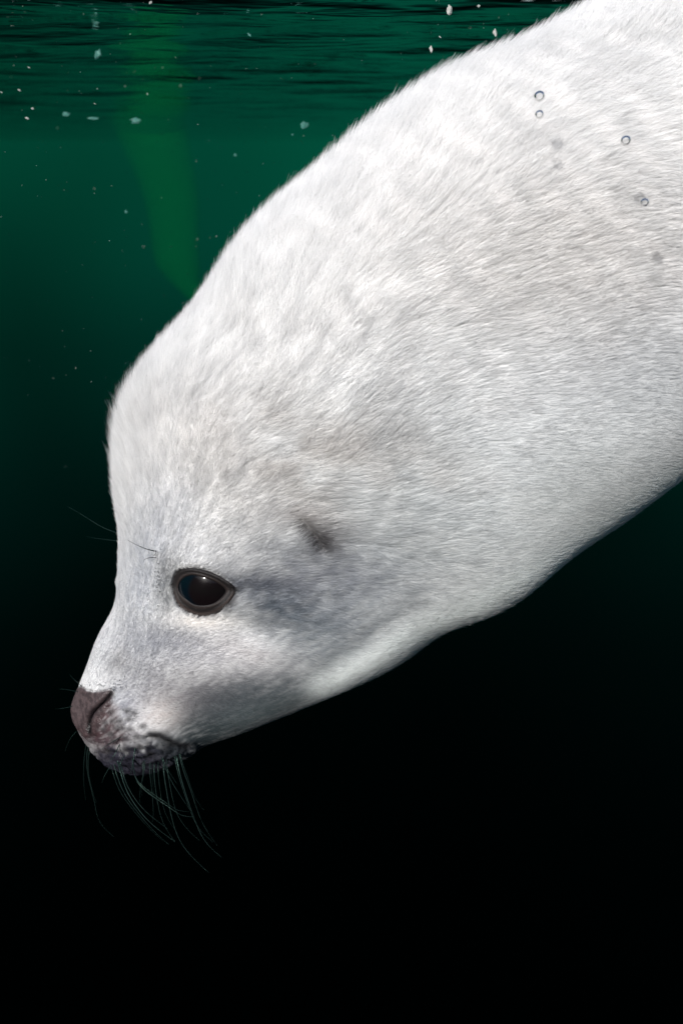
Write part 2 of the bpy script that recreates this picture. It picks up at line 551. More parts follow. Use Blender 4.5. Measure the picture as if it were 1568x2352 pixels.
# ---- coat colours: the animal's markings, with some light and shade painted in
def coat(x, y, P):
    sg = tt[:, None] * np.ones(NC)[None]
    ac = (th * 260)[None] * np.ones(NR)[:, None]
    st = 0.6 * N3(np.stack([sg / 22, ac / 4.0, sg * 0], -1)) + 0.4 * N2(np.stack([sg / 10, ac / 2.2, sg * 0 + 3], -1))
    st2 = N1(np.stack([sg / 60, ac / 9.0, sg * 0 + 7], -1))
    st = sstep(0.25, 0.75, st)
    shp = np.shape(x)
    base = np.array([0.91, 0.902, 0.892])
    col = np.ones(shp + (3,)) * base
    rag = True
    amp = np.interp(sg, [0, 600, 1000], [0.62, 0.5, 0.22])
    def mixin(m, c):
        nonlocal col
        m = np.clip(m * (1 + amp * (st - 0.5)) if rag else m, 0, 1)[..., None]
        col = col * (1 - m) + np.array(c) * m
    nz = N2(P / 0.012)
    nz2 = N3(P / np.array([0.02, 0.02, 0.02]))
    grey = np.array([0.30, 0.31, 0.34])
    warm = np.array([0.62, 0.58, 0.55])
    mixin(0.58 * gauss(x, y, 1010, 1180, 240, 190, -40), (0.43, 0.455, 0.455))      # flank greys: falloff of light painted into the coat
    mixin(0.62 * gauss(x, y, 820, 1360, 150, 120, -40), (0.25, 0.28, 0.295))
    mixin(0.8 * gauss(x, y, 1540, 790, 360, 240, -38), (0.40, 0.415, 0.43))  # painted shade on the rear flank
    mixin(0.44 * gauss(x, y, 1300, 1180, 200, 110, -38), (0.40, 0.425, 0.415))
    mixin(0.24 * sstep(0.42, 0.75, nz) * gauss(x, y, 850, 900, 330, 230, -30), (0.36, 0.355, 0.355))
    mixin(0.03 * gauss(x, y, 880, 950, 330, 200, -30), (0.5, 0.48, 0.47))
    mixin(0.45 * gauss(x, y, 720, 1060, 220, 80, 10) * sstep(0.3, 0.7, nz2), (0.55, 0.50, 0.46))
    mixin(0.6 * gauss(x, y, 1330, 580, 280, 170, 0), (0.52, 0.49, 0.465))  # painted dimming between back and flank
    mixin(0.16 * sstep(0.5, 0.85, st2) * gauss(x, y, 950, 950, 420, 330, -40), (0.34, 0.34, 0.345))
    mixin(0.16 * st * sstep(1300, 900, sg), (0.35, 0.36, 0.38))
    mixin(0.5 * gauss(x, y, 1420, 260, 420, 230, -20), (0.74, 0.73, 0.72))  # upper back darkened in colour to offset the strong light there
    # face
    mixin(0.75 * gauss(x, y, 380, 1345, 20, 52, 8), (0.10, 0.105, 0.10))
    mixin(0.80 * gauss(x, y, 590, 1343, 66, 17, 4), (0.14, 0.15, 0.19))
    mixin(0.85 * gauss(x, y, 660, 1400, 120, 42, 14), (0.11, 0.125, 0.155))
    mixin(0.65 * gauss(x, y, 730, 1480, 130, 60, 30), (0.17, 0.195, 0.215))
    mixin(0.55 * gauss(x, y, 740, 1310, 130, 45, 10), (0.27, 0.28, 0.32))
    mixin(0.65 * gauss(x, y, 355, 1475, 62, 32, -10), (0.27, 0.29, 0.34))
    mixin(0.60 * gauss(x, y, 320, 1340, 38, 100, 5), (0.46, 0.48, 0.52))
    mixin(1.2 * gauss(x, y, 510, 1602, 105, 42, 2), (0.04, 0.042, 0.052))
    mixin(0.92 * gauss(x, y, 478, 1655, 80, 38, 0), (0.030, 0.040, 0.048))
    mixin(0.7 * gauss(x, y, 590, 1625, 100, 24, -20), (0.14, 0.18, 0.19))
    mixin(0.55 * gauss(x, y, 272, 1520, 16, 26, 20), (0.26, 0.24, 0.23))
    mixin(0.6 * gauss(x, y, 290, 1625, 34, 38, 0), (0.22, 0.23, 0.28))
    # ear
    ds, _ = seg_dist(x, y, EAR)
    mixin(0.92 * np.exp(-((ds + 5 * (nz - .5)) / 16) ** 2), (0.035, 0.032, 0.03))
    mixin(0.8 * gauss(x, y, 735, 1240, 36, 22, 25), (0.09, 0.085, 0.09))
    mixin(0.30 * gauss(x, y, 690, 1190, 60, 22, 10), (0.40, 0.34, 0.32))
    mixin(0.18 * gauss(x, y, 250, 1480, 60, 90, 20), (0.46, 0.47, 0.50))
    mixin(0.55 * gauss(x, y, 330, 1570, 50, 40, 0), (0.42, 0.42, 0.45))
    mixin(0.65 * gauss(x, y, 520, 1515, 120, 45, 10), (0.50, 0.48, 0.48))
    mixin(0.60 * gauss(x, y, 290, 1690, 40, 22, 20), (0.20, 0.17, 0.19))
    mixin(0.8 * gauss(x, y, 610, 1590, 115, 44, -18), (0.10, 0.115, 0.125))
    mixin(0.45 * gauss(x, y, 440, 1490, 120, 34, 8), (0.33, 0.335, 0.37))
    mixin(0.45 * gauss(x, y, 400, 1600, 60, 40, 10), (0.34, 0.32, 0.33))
    mixin(0.35 * gauss(x, y, 380, 1220, 45, 90, 8), (0.55, 0.56, 0.60))
    # pale patches; the long belly stroke is a painted rim light
    ds, fr = seg_dist(x, y, [(1640,1050),(1500,1140),(1380,1230),(1240,1320),(1120,1385),(980,1440),(860,1520),(740,1585)])
    mixin(0.75 * np.exp(-(ds / 38) ** 2), (0.90, 0.93, 0.91))
    mixin(0.9 * gauss(x, y, 465, 1428, 52, 14, 2), (0.93, 0.90, 0.87))
    mixin(0.5 * gauss(x, y, 370, 1648, 34, 30, 0), (0.80, 0.73, 0.70))
    mixin(0.3 * gauss(x, y, 560, 1495, 60, 22, 20), (0.66, 0.62, 0.61))
    # muzzle skin
    ls = poly_sd(x, y, LIPSKIN)
    mixin(0.92 * sstep(16, -10, ls), (0.075, 0.042, 0.045))
    padm = gauss(x, y, 322, 1745, 82, 24, 3)
    mixin(0.95 * gauss(x, y, 476, 1712, 78, 44, -8), (0.026, 0.036, 0.040))
    mixin(0.6 * gauss(x, y, 610, 1640, 90, 20, -22), (0.12, 0.15, 0.155))
    mixin(0.9 * gauss(x, y, 197, 1696, 22, 13, 40), (0.05, 0.03, 0.033))
    rag = False
    wx, wy = x + 26 * (nz - 0.5), y + 30 * (N1(P / 0.006) - 0.5)
    padm = gauss(wx, wy, 322, 1756, 84, 30, 2)
    mixin(0.9 * gauss(wx, wy, 240, 1722, 30, 26, 40), (0.055, 0.032, 0.036))
    mixin(np.minimum(1, 1.9 * padm), (0.020, 0.019, 0.028))
    mixin(0.35 * padm * sstep(0.6, 0.8, nz), (0.16, 0.15, 0.17))
    mixin(0.9 * gauss(x, y, 404, 1728, 36, 20, 20), (0.03, 0.035, 0.04))
    ds, _ = seg_dist(x, y, MOUTH)
    mixin(0.95 * np.exp(-(ds / 9) ** 2), (0.012, 0.012, 0.014))
    for k, (ax, ay) in enumerate(PITS):
        mixin(0.85 * gauss(x, y, ax, ay, 7, 5.5), (0.03, 0.028, 0.03))
    ed = poly_sd(x, y, EYE_OUT)
    mixin(0.9 * sstep(6, -1, ed), (0.05, 0.04, 0.04))
    nd = poly_sd(x, y, NOSE)
    mixin(0.97 * sstep(4, -3, nd + 5 * (nz - 0.5)), (0.046, 0.027, 0.029))
    mixin(sstep(4, -3, nd) * 0.6 * sstep(0.35, 0.75, N1(P / 0.0028)), (0.016, 0.011, 0.013))
    mixin(sstep(4, -3, nd) * 0.4 * sstep(0.6, 0.8, N3(P / 0.0011)), (0.11, 0.075, 0.075))
    ds, _ = seg_dist(x, y, NOSTRIL)
    mixin(1.3 * np.exp(-(ds / 6) ** 2), (0.004, 0.003, 0.004))
    return np.clip(col, 0, 1)
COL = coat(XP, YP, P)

def skin_mat():
    m, nt, out = material('seal_skin')
    b = N(nt, 'ShaderNodeBsdfPrincipled')
    at = N(nt, 'ShaderNodeAttribute', attribute_name='coat')
    b.inputs['Roughness'].default_value = 0.5
    b.inputs['Specular IOR Level'].default_value = 0.3
    tc = N(nt, 'ShaderNodeTexCoord')
    tx = N(nt, 'ShaderNodeTexNoise')
    tx.inputs['Scale'].default_value = 900
    tx.inputs['Detail'].default_value = 3
    nt.links.new(tc.outputs['Object'], tx.inputs['Vector'])
    bp = N(nt, 'ShaderNodeBump')
    bp.inputs['Strength'].default_value = 0.5
    bp.inputs['Distance'].default_value = 0.0006
    nt.links.new(tx.outputs['Fac'], bp.inputs['Height'])
    nt.links.new(bp.outputs[0], b.inputs['Normal'])
    nt.links.new(at.outputs['Color'], b.inputs['Base Color'])
    nt.links.new(b.outputs[0], out.inputs['Surface'])
    return m
M_SKIN = skin_mat()

faces = grid_faces(NR, NC)
bv = W(P).reshape(-1, 3)
flist = faces.tolist()
flist.append(list(range(NC))[::-1])
flist.append([(NR - 1) * NC + j for j in range(NC)])
body = mesh_obj('body', bv, flist, M_SKIN, root)
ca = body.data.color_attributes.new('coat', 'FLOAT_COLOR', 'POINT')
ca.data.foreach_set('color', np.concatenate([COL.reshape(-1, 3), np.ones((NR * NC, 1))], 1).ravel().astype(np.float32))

# nearer half as a tree to cast rays on, in seal space
seal_tris = BVHTree.FromPolygons(P.reshape(-1, 3).tolist(), [f for f in faces.tolist()])
def hit(x, y):
    o = Vector((0, 0, D))
    d = Vector(from_px(x, y, 0)) - o
    loc, nrm, idx, dist = seal_tris.ray_cast(o, d.normalized())
    if loc is None:
        return np.array(from_px(x, y, 0)), np.array([0, 0, 1.0])
    n = np.array(nrm)
    if n[2] < 0: n = -n
    return np.array(loc), n

# ---- nose pad: leathery skin over the tip of the muzzle
def nose_mat(scale=800, strength=0.5, rough=0.45):
    m, nt, out = material('bare_leathery_skin')
    b = N(nt, 'ShaderNodeBsdfPrincipled')
    at = N(nt, 'ShaderNodeAttribute', attribute_name='coat')
    tc = N(nt, 'ShaderNodeTexCoord')
    vo = N(nt, 'ShaderNodeTexVoronoi')
    vo.inputs['Scale'].default_value = scale
    b.inputs['Specular IOR Level'].default_value = 0.35
    nt.links.new(tc.outputs['Object'], vo.inputs['Vector'])
    bp = N(nt, 'ShaderNodeBump')
    bp.inputs['Strength'].default_value = strength
    bp.inputs['Distance'].default_value = 0.0008
    nt.links.new(vo.outputs['Distance'], bp.inputs['Height'])
    b.inputs['Roughness'].default_value = rough
    nt.links.new(bp.outputs[0], b.inputs['Normal'])
    nt.links.new(at.outputs['Color'], b.inputs['Base Color'])
    nt.links.new(b.outputs[0], out.inputs['Surface'])
    return m
M_NOSE = nose_mat()
def sub_shell(name, mask_sd, lift, mat, label=None):
    m = sstep(5, -7, mask_sd)
    off = (m * lift - 0.6) * U
    Q = P + Nn * off[..., None]
    vm = (m > 0.02).ravel()
    fm = vm[faces].all(1)
    fs = faces[fm]
    used, inv = np.unique(fs, return_inverse=True)
    o = mesh_obj(name, W(Q.reshape(-1, 3)[used]), inv.reshape(-1, 4).tolist(), mat, root)
    c = o.data.color_attributes.new('coat', 'FLOAT_COLOR', 'POINT')
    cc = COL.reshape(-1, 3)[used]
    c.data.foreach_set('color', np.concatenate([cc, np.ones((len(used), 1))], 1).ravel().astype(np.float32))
    if label: o['label'] = label
    return o
nose_sd = poly_sd(XP, YP, NOSE)
nose_sd[tt > 330] = 99
sub_shell('nose', nose_sd, 3.0, M_NOSE, 'dark brown leathery nose with a curved nostril slit')

# ---- eyes
def eye_mat():
    m, nt, out = material('eye')
    b = N(nt, 'ShaderNodeBsdfPrincipled')
    at = N(nt, 'ShaderNodeAttribute', attribute_name='iris')
    b.inputs['Roughness'].default_value = 0.3
    b.inputs['Coat Weight'].default_value = 1.0
    b.inputs['Coat Roughness'].default_value = 0.09
    b.inputs['Coat IOR'].default_value = 1.33
    b.inputs['Specular IOR Level'].default_value = 0.03
    nt.links.new(at.outputs['Color'], b.inputs['Base Color'])
    nt.links.new(b.outputs[0], out.inputs['Surface'])
    return m
M_EYE = eye_mat()
M_LID = nose_mat(1800, 0.35, 0.55)
ec, en = hit(466, 1357)
RE = 84 * U
surf_c = np.array([hit(x, y)[0][2] for x, y in EYE_OUT])
# the lids lie on the skin around the socket
def outer_pt(x, y):
    cx, cy = 464, 1358
    L = math.hypot(x - cx, y - cy)
    k = (L + 7) / L
    p, n = hit(cx + (x - cx) * k, cy + (y - cy) * k)
    q = from_px(x, y, p[2])
    return q
OUT3 = np.array([outer_pt(x, y) for x, y in EYE_OUT])
cz = OUT3[:, 2].mean()
front_pt = from_px(466, 1356, cz + 15 * U)
tiltdir = np.zeros(3)
for k in range(len(OUT3)):
    tiltdir += np.cross(OUT3[k], OUT3[(k + 1) % len(OUT3)])
if tiltdir[2] < 0: tiltdir = -tiltdir
tiltdir = tiltdir / np.linalg.norm(tiltdir) + np.array([0, 0, 1.0]); tiltdir /= np.linalg.norm(tiltdir)
EC = front_pt - tiltdir * RE
def sphere_hit(x, y, R):
    o = np.array([0, 0, D]); d = from_px(x, y, 0) - o; d /= np.linalg.norm(d)
    oc = o - EC
    bq = oc @ d; cq = oc @ oc - R * R
    disc = bq * bq - cq
    t = -bq - math.sqrt(max(disc, 0))
    return o + d * t
def eyeball(sign):
    n1, n2 = 64, 96
    ph = np.linspace(0.0, math.pi, n1); te = np.linspace(0, 2 * math.pi, n2, endpoint=False)
    v = np.stack([np.sin(ph)[:, None] * np.cos(te), np.sin(ph)[:, None] * np.sin(te), np.cos(ph)[:, None] * np.ones(n2)], -1)
    p = EC + v * RE
    x, y = proj(p)
    rr = np.hypot((x - 476) / 42.0, (y - 1356) / 40.0)
    col = np.zeros(p.shape[:2] + (3,)) + np.array([0.0045, 0.003, 0.0035])
    edge = sstep(0.9, 1.15, rr)[..., None]
    side = sstep(500, 430, x)[..., None]
    col = col * (1 - edge) + (np.array([0.0015, 0.0045, 0.0075]) * side + np.array([0.003, 0.003, 0.004]) * (1 - side)) * edge
    p = p.reshape(-1, 3).copy(); p[:, 2] *= sign
    f = grid_faces(n1, n2)
    if sign < 0: f = f[:, ::-1]
    o = mesh_obj('eye', W(p), f.tolist(), M_EYE, root)
    c = o.data.color_attributes.new('iris', 'FLOAT_COLOR', 'POINT')
    c.data.foreach_set('color', np.concatenate([col.reshape(-1, 3), np.ones((n1 * n2, 1))], 1).ravel().astype(np.float32))
    return o
def closed_spline(pts, n):
    pts = np.asarray(pts, float)
    k = len(pts)
    ext = np.concatenate([pts[-3:], pts, pts[:4]])
    t = np.arange(-3, k + 4).astype(float)
    return spline(t, ext, np.linspace(0, k, n, endpoint=False))
def eyelid(sign, eye_o):
    n = 160
    cin = closed_spline(EYE_IN, n)
    cout = closed_spline(EYE_OUT, n)
    co3 = closed_spline(OUT3, n)
    rows = []
    prof = [(-0.10, -2.0), (0.0, 0.6), (0.10, 2.8), (0.22, 3.6), (0.36, 2.6), (0.46, 2.2), (0.58, 3.4), (0.72, 3.8), (0.86, 2.0), (1.0, -0.5), (1.12, -5)]
    for u, lift in prof:
        row = []
        for k in range(n):
            x = cin[k, 0] * (1 - u) + cout[k, 0] * u
            y = cin[k, 1] * (1 - u) + cout[k, 1] * u
            a = sphere_hit(cin[k, 0], cin[k, 1], RE)
            c = a[2] * (1 - u) + co3[k, 2] * u
            row.append(from_px(x, y, c + lift * U))
        rows.append(row)
    v = np.array(rows).reshape(-1, 3)
    v[:, 2] *= sign
    f = grid_faces(len(prof), n)
    if sign < 0: f = f[:, ::-1]
    o = mesh_obj('eyelid', W(v), f.tolist(), M_LID, eye_o)
    us = np.array([q[0] for q in prof])[:, None]
    lowr = sstep(1345, 1385, cout[:, 1])[None]
    dark = np.array([0.009, 0.007, 0.007])
    band = np.array([0.050, 0.034, 0.030])
    k = (np.exp(-((us - 0.22) / 0.13) ** 2) * 0.35 + np.exp(-((us - 0.80) / 0.12) ** 2) * lowr)[..., None]
    cc = dark * (1 - np.minimum(k, 1)) + band * np.minimum(k, 1)
    ca = o.data.color_attributes.new('coat', 'FLOAT_COLOR', 'POINT')
    ca.data.foreach_set('color', np.concatenate([cc.reshape(-1, 3), np.ones((len(prof) * n, 1))], 1).ravel().astype(np.float32))
    return o
for s in (1, -1):
    e = eyeball(s)
    eyelid(s, e)

# ---- fur
def fur_mat():
    m, nt, out = material('fur')
    col = N(nt, 'ShaderNodeAttribute', attribute_name='coat')
    nor = N(nt, 'ShaderNodeAttribute', attribute_name='skin_normal')
    hi = N(nt, 'ShaderNodeHairInfo')
    # hair pales a little from root to tip
    mr = N(nt, 'ShaderNodeMapRange')
    mr.inputs['To Min'].default_value = 0.96
    mr.inputs['To Max'].default_value = 1.10
    nt.links.new(hi.outputs['Intercept'], mr.inputs['Value'])
    vm = N(nt, 'ShaderNodeVectorMath', operation='SCALE')
    nt.links.new(col.outputs['Color'], vm.inputs[0])
    nt.links.new(mr.outputs[0], vm.inputs['Scale'])
    df = N(nt, 'ShaderNodeBsdfDiffuse')
    nt.links.new(vm.outputs[0], df.inputs['Color'])
    nt.links.new(nor.outputs['Vector'], df.inputs['Normal'])
    tl = N(nt, 'ShaderNodeBsdfTranslucent')
    nt.links.new(vm.outputs[0], tl.inputs['Color'])
    df2 = N(nt, 'ShaderNodeBsdfDiffuse')
    nt.links.new(vm.outputs[0], df2.inputs['Color'])
    m1 = N(nt, 'ShaderNodeMixShader'); m1.inputs[0].default_value = 0.4
    nt.links.new(df2.outputs[0], m1.inputs[1]); nt.links.new(tl.outputs[0], m1.inputs[2])
    m2 = N(nt, 'ShaderNodeMixShader'); m2.inputs[0].default_value = 0.68
    nt.links.new(df.outputs[0], m2.inputs[1]); nt.links.new(m1.outputs[0], m2.inputs[2])
    gl = N(nt, 'ShaderNodeBsdfHair', component='Reflection')
    sc_ = N(nt, 'ShaderNodeVectorMath', operation='MULTIPLY_ADD')
    sc_.inputs[1].default_value = (1.0, 1.02, 1.1)
    sc_.inputs[2].default_value = (0.04, 0.04, 0.05)
    nt.links.new(col.outputs['Color'], sc_.inputs[0])
    nt.links.new(sc_.outputs[0], gl.inputs['Color'])
    gl.inputs['RoughnessU'].default_value = 0.25
    gl.inputs['RoughnessV'].default_value = 0.6
    m3 = N(nt, 'ShaderNodeMixShader'); m3.inputs[0].default_value = 0.07
    nt.links.new(m2.outputs[0], m3.inputs[1]); nt.links.new(gl.outputs[0], m3.inputs[2])
    nt.links.new(m3.outputs[0], out.inputs['Surface'])
    return m
M_FUR = fur_mat()

def build_fur(n_total):
    # cell areas
    A = np.linalg.norm(np.cross(np.roll(P, -1, 1)[:-1] - P[:-1], P[1:] - P[:-1]), axis=-1)
    xc, yc = XP[:-1], YP[:-1]
    s = tt[:-1][:, None] * np.ones((1, NC))
    # length of the coat in measured units
    def length(s, x, y, c):
        L = np.interp(s, [0, 60, 200, 380, 520, 620, 760, 1000, 1500, 2400], [4, 5, 7, 9, 13, 17, 23, 29, 32, 32])
        crown = gauss(x, y, 270, 1010, 60, 110, 0)
        lowside = sstep(0.1, -0.7, np.cos(th))[None] * np.ones_like(np.cos(th))[None] if np.ndim(s) == 2 else sstep(0.1, -0.7, c)
        L = L * (1 - 0.5 * lowside) + 22 * crown
        return L
    face_d = np.interp(s, [0, 200, 450, 650, 900, 1300, 2000, 2300, 2600], [4.5, 4.5, 3.6, 2.6, 1.7, 1.2, 1.0, 0.35, 0.3])
    seen = np.where(P[:-1, :, 2] > -0.03, 1.0, 0.35)
    edge = 1 + 0.5 * (np.abs(Nn[:-1, :, 2]) < 0.35)
    nomask = (poly_sd(xc, yc, NOSE) + 12 * (N3(P[:-1] / 0.0012) - 0.5) < -6) & (s < 330)
    nomask |= poly_sd(xc, yc, EYE_OUT) < -3
    wgt = A * face_d * seen * edge * (~nomask)
    lip = sstep(10, -6, poly_sd(xc, yc, LIPSKIN)) * (s < 330)
    wgt *= 1 - 0.75 * lip
    wgt *= 1 - 0.7 * np.clip(1.6 * gauss(xc, yc, 322, 1748, 82, 24, 3), 0, 1) * (s < 420)
    cdf = np.cumsum(wgt.ravel()); cdf /= cdf[-1]
    g = np.random.default_rng(11)
    idx = np.searchsorted(cdf, g.random(n_total))
    i, j = idx // NC, idx % NC
    fu, fv = g.random(n_total)[:, None], g.random(n_total)[:, None]
    jn = (j + 1) % NC
    def bil(G):
        if G.ndim == 2: G = G[..., None]
        return (G[i, j] * (1 - fu) + G[i + 1, j] * fu) * (1 - fv) + (G[i, jn] * (1 - fu) + G[i + 1, jn] * fu) * fv
    p = bil(P); n = bil(Nn); t = bil(Tn)
    n /= np.linalg.norm(n, axis=1, keepdims=True)
    t -= n * (t * n).sum(1, keepdims=True)
    t /= np.linalg.norm(t, axis=1, keepdims=True)
    ss = tt[i] + (tt[i + 1] - tt[i]) * fu[:, 0]
    x, y = proj(p)
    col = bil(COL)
    # on the cheek the coat sweeps back and down, on the nape it climbs
    b = np.cross(n, t)
    va = np.cos(th)[j]
    ang = np.radians(np.interp(va, [-1, -0.5, 0, 0.5, 0.9, 1], [-38, -30, -12, 6, 12, 4])) * np.clip(n[:, 2] * 1.6, -1, 1)
    ang = ang + 0.22 * (N1(p / 0.05) - 0.5) * 2
    t = t * np.cos(ang)[:, None] + b * np.sin(ang)[:, None]
    Ln = length(ss, x, y, np.cos(th)[j]) * U * g.uniform(0.65, 1.2, n_total)
    # clumps: tips drift towards ridges of a noise field
    cs = np.interp(ss, [0, 400, 700, 1200], [0.0025, 0.0035, 0.006, 0.009])
    stretch = p + t * 0.0
    q = (stretch - (t * (stretch * t).sum(1, keepdims=True)) * 0.72) / cs[:, None]
    e = 0.25
    n0 = N2(q)
    grad = np.stack([N2(q + np.array([e, 0, 0])) - n0, N2(q + np.array([0, e, 0])) - n0, N2(q + np.array([0, 0, e])) - n0], 1) / e
    grad -= n * (grad * n).sum(1, keepdims=True)
    lift = np.interp(ss, [0, 300, 500, 700, 1000], [0.25, 0.25, 0.28, 0.32, 0.34]) * g.uniform(0.75, 1.25, n_total)
    guard = g.random(n_total) < 0.22
    lift = np.where(guard, lift + np.interp(ss, [0, 400, 700, 1000], [0.05, 0.25, 0.5, 0.5]), lift)
    Ln = np.where(guard, Ln * 1.3, Ln)
    lift = lift + 0.5 * gauss(x, y, 262, 1000, 60, 130) * g.random(n_total)
    lift = lift * (1 - 0.35 * sstep(0.1, -0.7, np.cos(th)[j]))
    smooth = sstep(0.45, -0.35, np.cos(th)[j]) * sstep(800, 1050, ss)       # the flank lies sleek
    lift = lift * (1 - 0.5 * smooth)
    Ln = Ln * (1 - 0.3 * smooth)
    rnd = g.normal(0, 0.09, (n_total, 3))
    K = 4
    pts = np.empty((n_total, K, 3))
    for k, u in enumerate(np.linspace(0, 1, K)):
        d = n * (lift * (u - 0.30 * u * u))[:, None] + t * (0.75 * u + 0.25 * u * u) + rnd * u * u + grad * (np.interp(ss, [500, 700, 1200, 1600], [0.14, 0.22, 0.22, 0.14]) * (1 - 0.6 * smooth))[:, None] * u * u
        pts[:, k] = p - n * (0.04 * Ln[:, None]) + d * Ln[:, None]
    # gaps between clumps are duller, single hairs vary
    tone = (0.96 + 0.07 * sstep(0.25, 0.65, n0)) * g.uniform(1 - np.interp(ss, [0, 500, 900], [0.32, 0.22, 0.10]) * (1 - 0.5 * smooth), 1.08)
    gap = sstep(0.40, 0.22, n0) * sstep(500, 800, ss)
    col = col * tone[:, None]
    cu = bpy.data.hair_curves.new('fur')
    cu.add_curves([K] * n_total)
    wpts = W(pts.reshape(-1, 3))
    cu.position_data.foreach_set('vector', wpts.ravel().astype(np.float32))
    rad = 0.9 * np.tile(np.array([1.0, 0.9, 0.65, 0.12]), n_total) * np.repeat(np.interp(ss, [0, 500, 1000, 2000], [0.00006, 0.000065, 0.000075, 0.000085]) * g.uniform(0.8, 1.2, n_total), K)
    ra = cu.attributes.get('radius') or cu.attributes.new('radius', 'FLOAT', 'POINT')
    ra.data.foreach_set('value', rad.astype(np.float32))
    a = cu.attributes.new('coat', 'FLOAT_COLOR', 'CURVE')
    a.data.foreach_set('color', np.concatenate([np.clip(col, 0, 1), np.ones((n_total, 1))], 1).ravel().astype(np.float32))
    wn_ = n @ R3
    a = cu.attributes.new('skin_normal', 'FLOAT_VECTOR', 'CURVE')
    a.data.foreach_set('vector', wn_.ravel().astype(np.float32))
    cu.materials.append(M_FUR)
    o = bpy.data.objects.new('fur', cu)
    link(o, root)
    o['kind'] = 'stuff'
    return o
build_fur(1400000)

# ---- whiskers
def tube(pts, r0, r1, ns=6, n=26, beads=0):
    pts = np.asarray(pts, float)
    t = np.arange(len(pts)).astype(float)
    q = spline(t, pts, np.linspace(0, len(pts) - 1, n))
    tg = np.gradient(q, axis=0); tg /= np.linalg.norm(tg, axis=1, keepdims=True)
    ref = np.array([0.3, 0.2, 1.0])
    a = np.cross(tg, ref); a /= np.linalg.norm(a, axis=1, keepdims=True)
    b = np.cross(tg, a)
    r = np.linspace(r0, r1, n)
    if beads: r = r * (1 + 0.18 * np.sin(np.arange(n) * beads))
    te = np.linspace(0, 2 * math.pi, ns, endpoint=False)
    v = q[:, None] + r[:, None, None] * (a[:, None] * np.cos(te)[None, :, None] + b[:, None] * np.sin(te)[None, :, None])
    f = grid_faces(n, ns).tolist()
    f.append(list(range(ns))); f.append([(n - 1) * ns + j for j in range(ns)][::-1])
    return v.reshape(-1, 3), f

def whisker_mat():
    m, nt, out = material('whisker')
    b = N(nt, 'ShaderNodeBsdfPrincipled')
    b.inputs['Base Color'].default_value = (0.012, 0.022, 0.02, 1)
    b.inputs['Roughness'].default_value = 0.25
    b.inputs['Specular IOR Level'].default_value = 0.15
    b.inputs['Specular Tint'].default_value = (0.5, 0.85, 0.7, 1)
    nt.links.new(b.outputs[0], out.inputs['Surface'])
    return m
M_WH = whisker_mat()
def w6(pts):                              # whisker close-up coordinates -> measured units
    return [((200 + 0.3827 * x) / 1.3061, (2200 + 0.3827 * y) / 1.3061) for x, y in pts]
WH = [ # points, c of root, c of tip, thickness
 (w6([(400,215),(425,300),(470,440),(560,590),(680,720),(850,850)]), 60, 130, 1.35),
 (w6([(370,230),(400,340),(460,480),(560,620),(680,760),(800,870)]), 55, 100, 0.8),
 (w6([(520,200),(540,340),(620,450),(790,570),(900,640),(1000,655)]), 80, 170, 0.9),
 (w6([(600,210),(600,320),(580,430),(575,560)]), 70, 60, 0.7),
 (w6([(690,230),(688,330),(705,480),(750,680),(850,850)]), 80, 100, 0.95),
 (w6([(650,230),(655,330),(672,480),(680,640),(670,700)]), 70, 60, 0.6),
 (w6([(760,200),(765,320),(790,480),(830,680),(920,890),(1110,1090)]), 76, 130, 1.1),
 (w6([(740,180),(810,350),(900,500),(960,590)]), 60, 40, 0.7),
 (w6([(860,170),(890,320),(940,490),(1010,690),(1090,850),(1215,972)]), 66, 130, 1.15),
 (w6([(880,150),(920,300),(985,480),(1060,690),(1180,880)]), 50, 80, 0.9),
 (w6([(180,60),(160,180),(170,330),(215,520),(260,690),(370,810)]), -30, -60, 0.8),
 (w6([(160,50),(140,200),(135,360),(150,520)]), -40, -80, 0.6),
 (w6([(200,70),(170,230),(190,400),(235,545)]), -20, -50, 0.8),
 (w6([(350,250),(300,330),(280,390)]), 30, 20, 0.5),
 (w6([(440,20),(340,80),(250,140)]), 84, 105, 0.75),
 (w6([(540,110),(520,230),(500,330)]), 92, 110, 1.0),
 (w6([(470,150),(430,220),(400,290)]), 88, 100, 0.9),
 (w6([(430,60),(380,160),(330,230)]), 86, 100, 0.8),
 ([(360,1266),(340,1262),(315,1252),(293,1240)], 150, 175, 0.8),
 ([(362,1280),(345,1281),(333,1285),(331,1290)], 150, 160, 0.5),
 ([(272,1225),(255,1219),(225,1205),(190,1183),(155,1163)], -20, -60, 0.75),
 ([(272,1243),(250,1240),(225,1237),(200,1233)], -20, -50, 0.55),
 ([(190,1578),(172,1562),(160,1548)], 5, -10, 0.5),
 ([(184,1590),(160,1585),(136,1582)], 5, -10, 0.45),
 ([(172,1620),(150,1626),(128,1628)], 0, -20, 0.45),
 ([(176,1680),(160,1700),(150,1726)], 0, -20, 0.5),
]
gw = np.random.default_rng(21)
for pts, c0, c1, th_ in WH[:10]:          # finer bristles between the long ones
    dx, dy = gw.uniform(-9, 9), gw.uniform(-4, 4)
    k = gw.uniform(0.55, 0.95)
    p0 = pts[0]
    WH.append(([(p0[0] + dx + (x - p0[0]) * k, p0[1] + dy + (y - p0[1]) * k) for x, y in pts], c0, c1, th_ * 0.6))
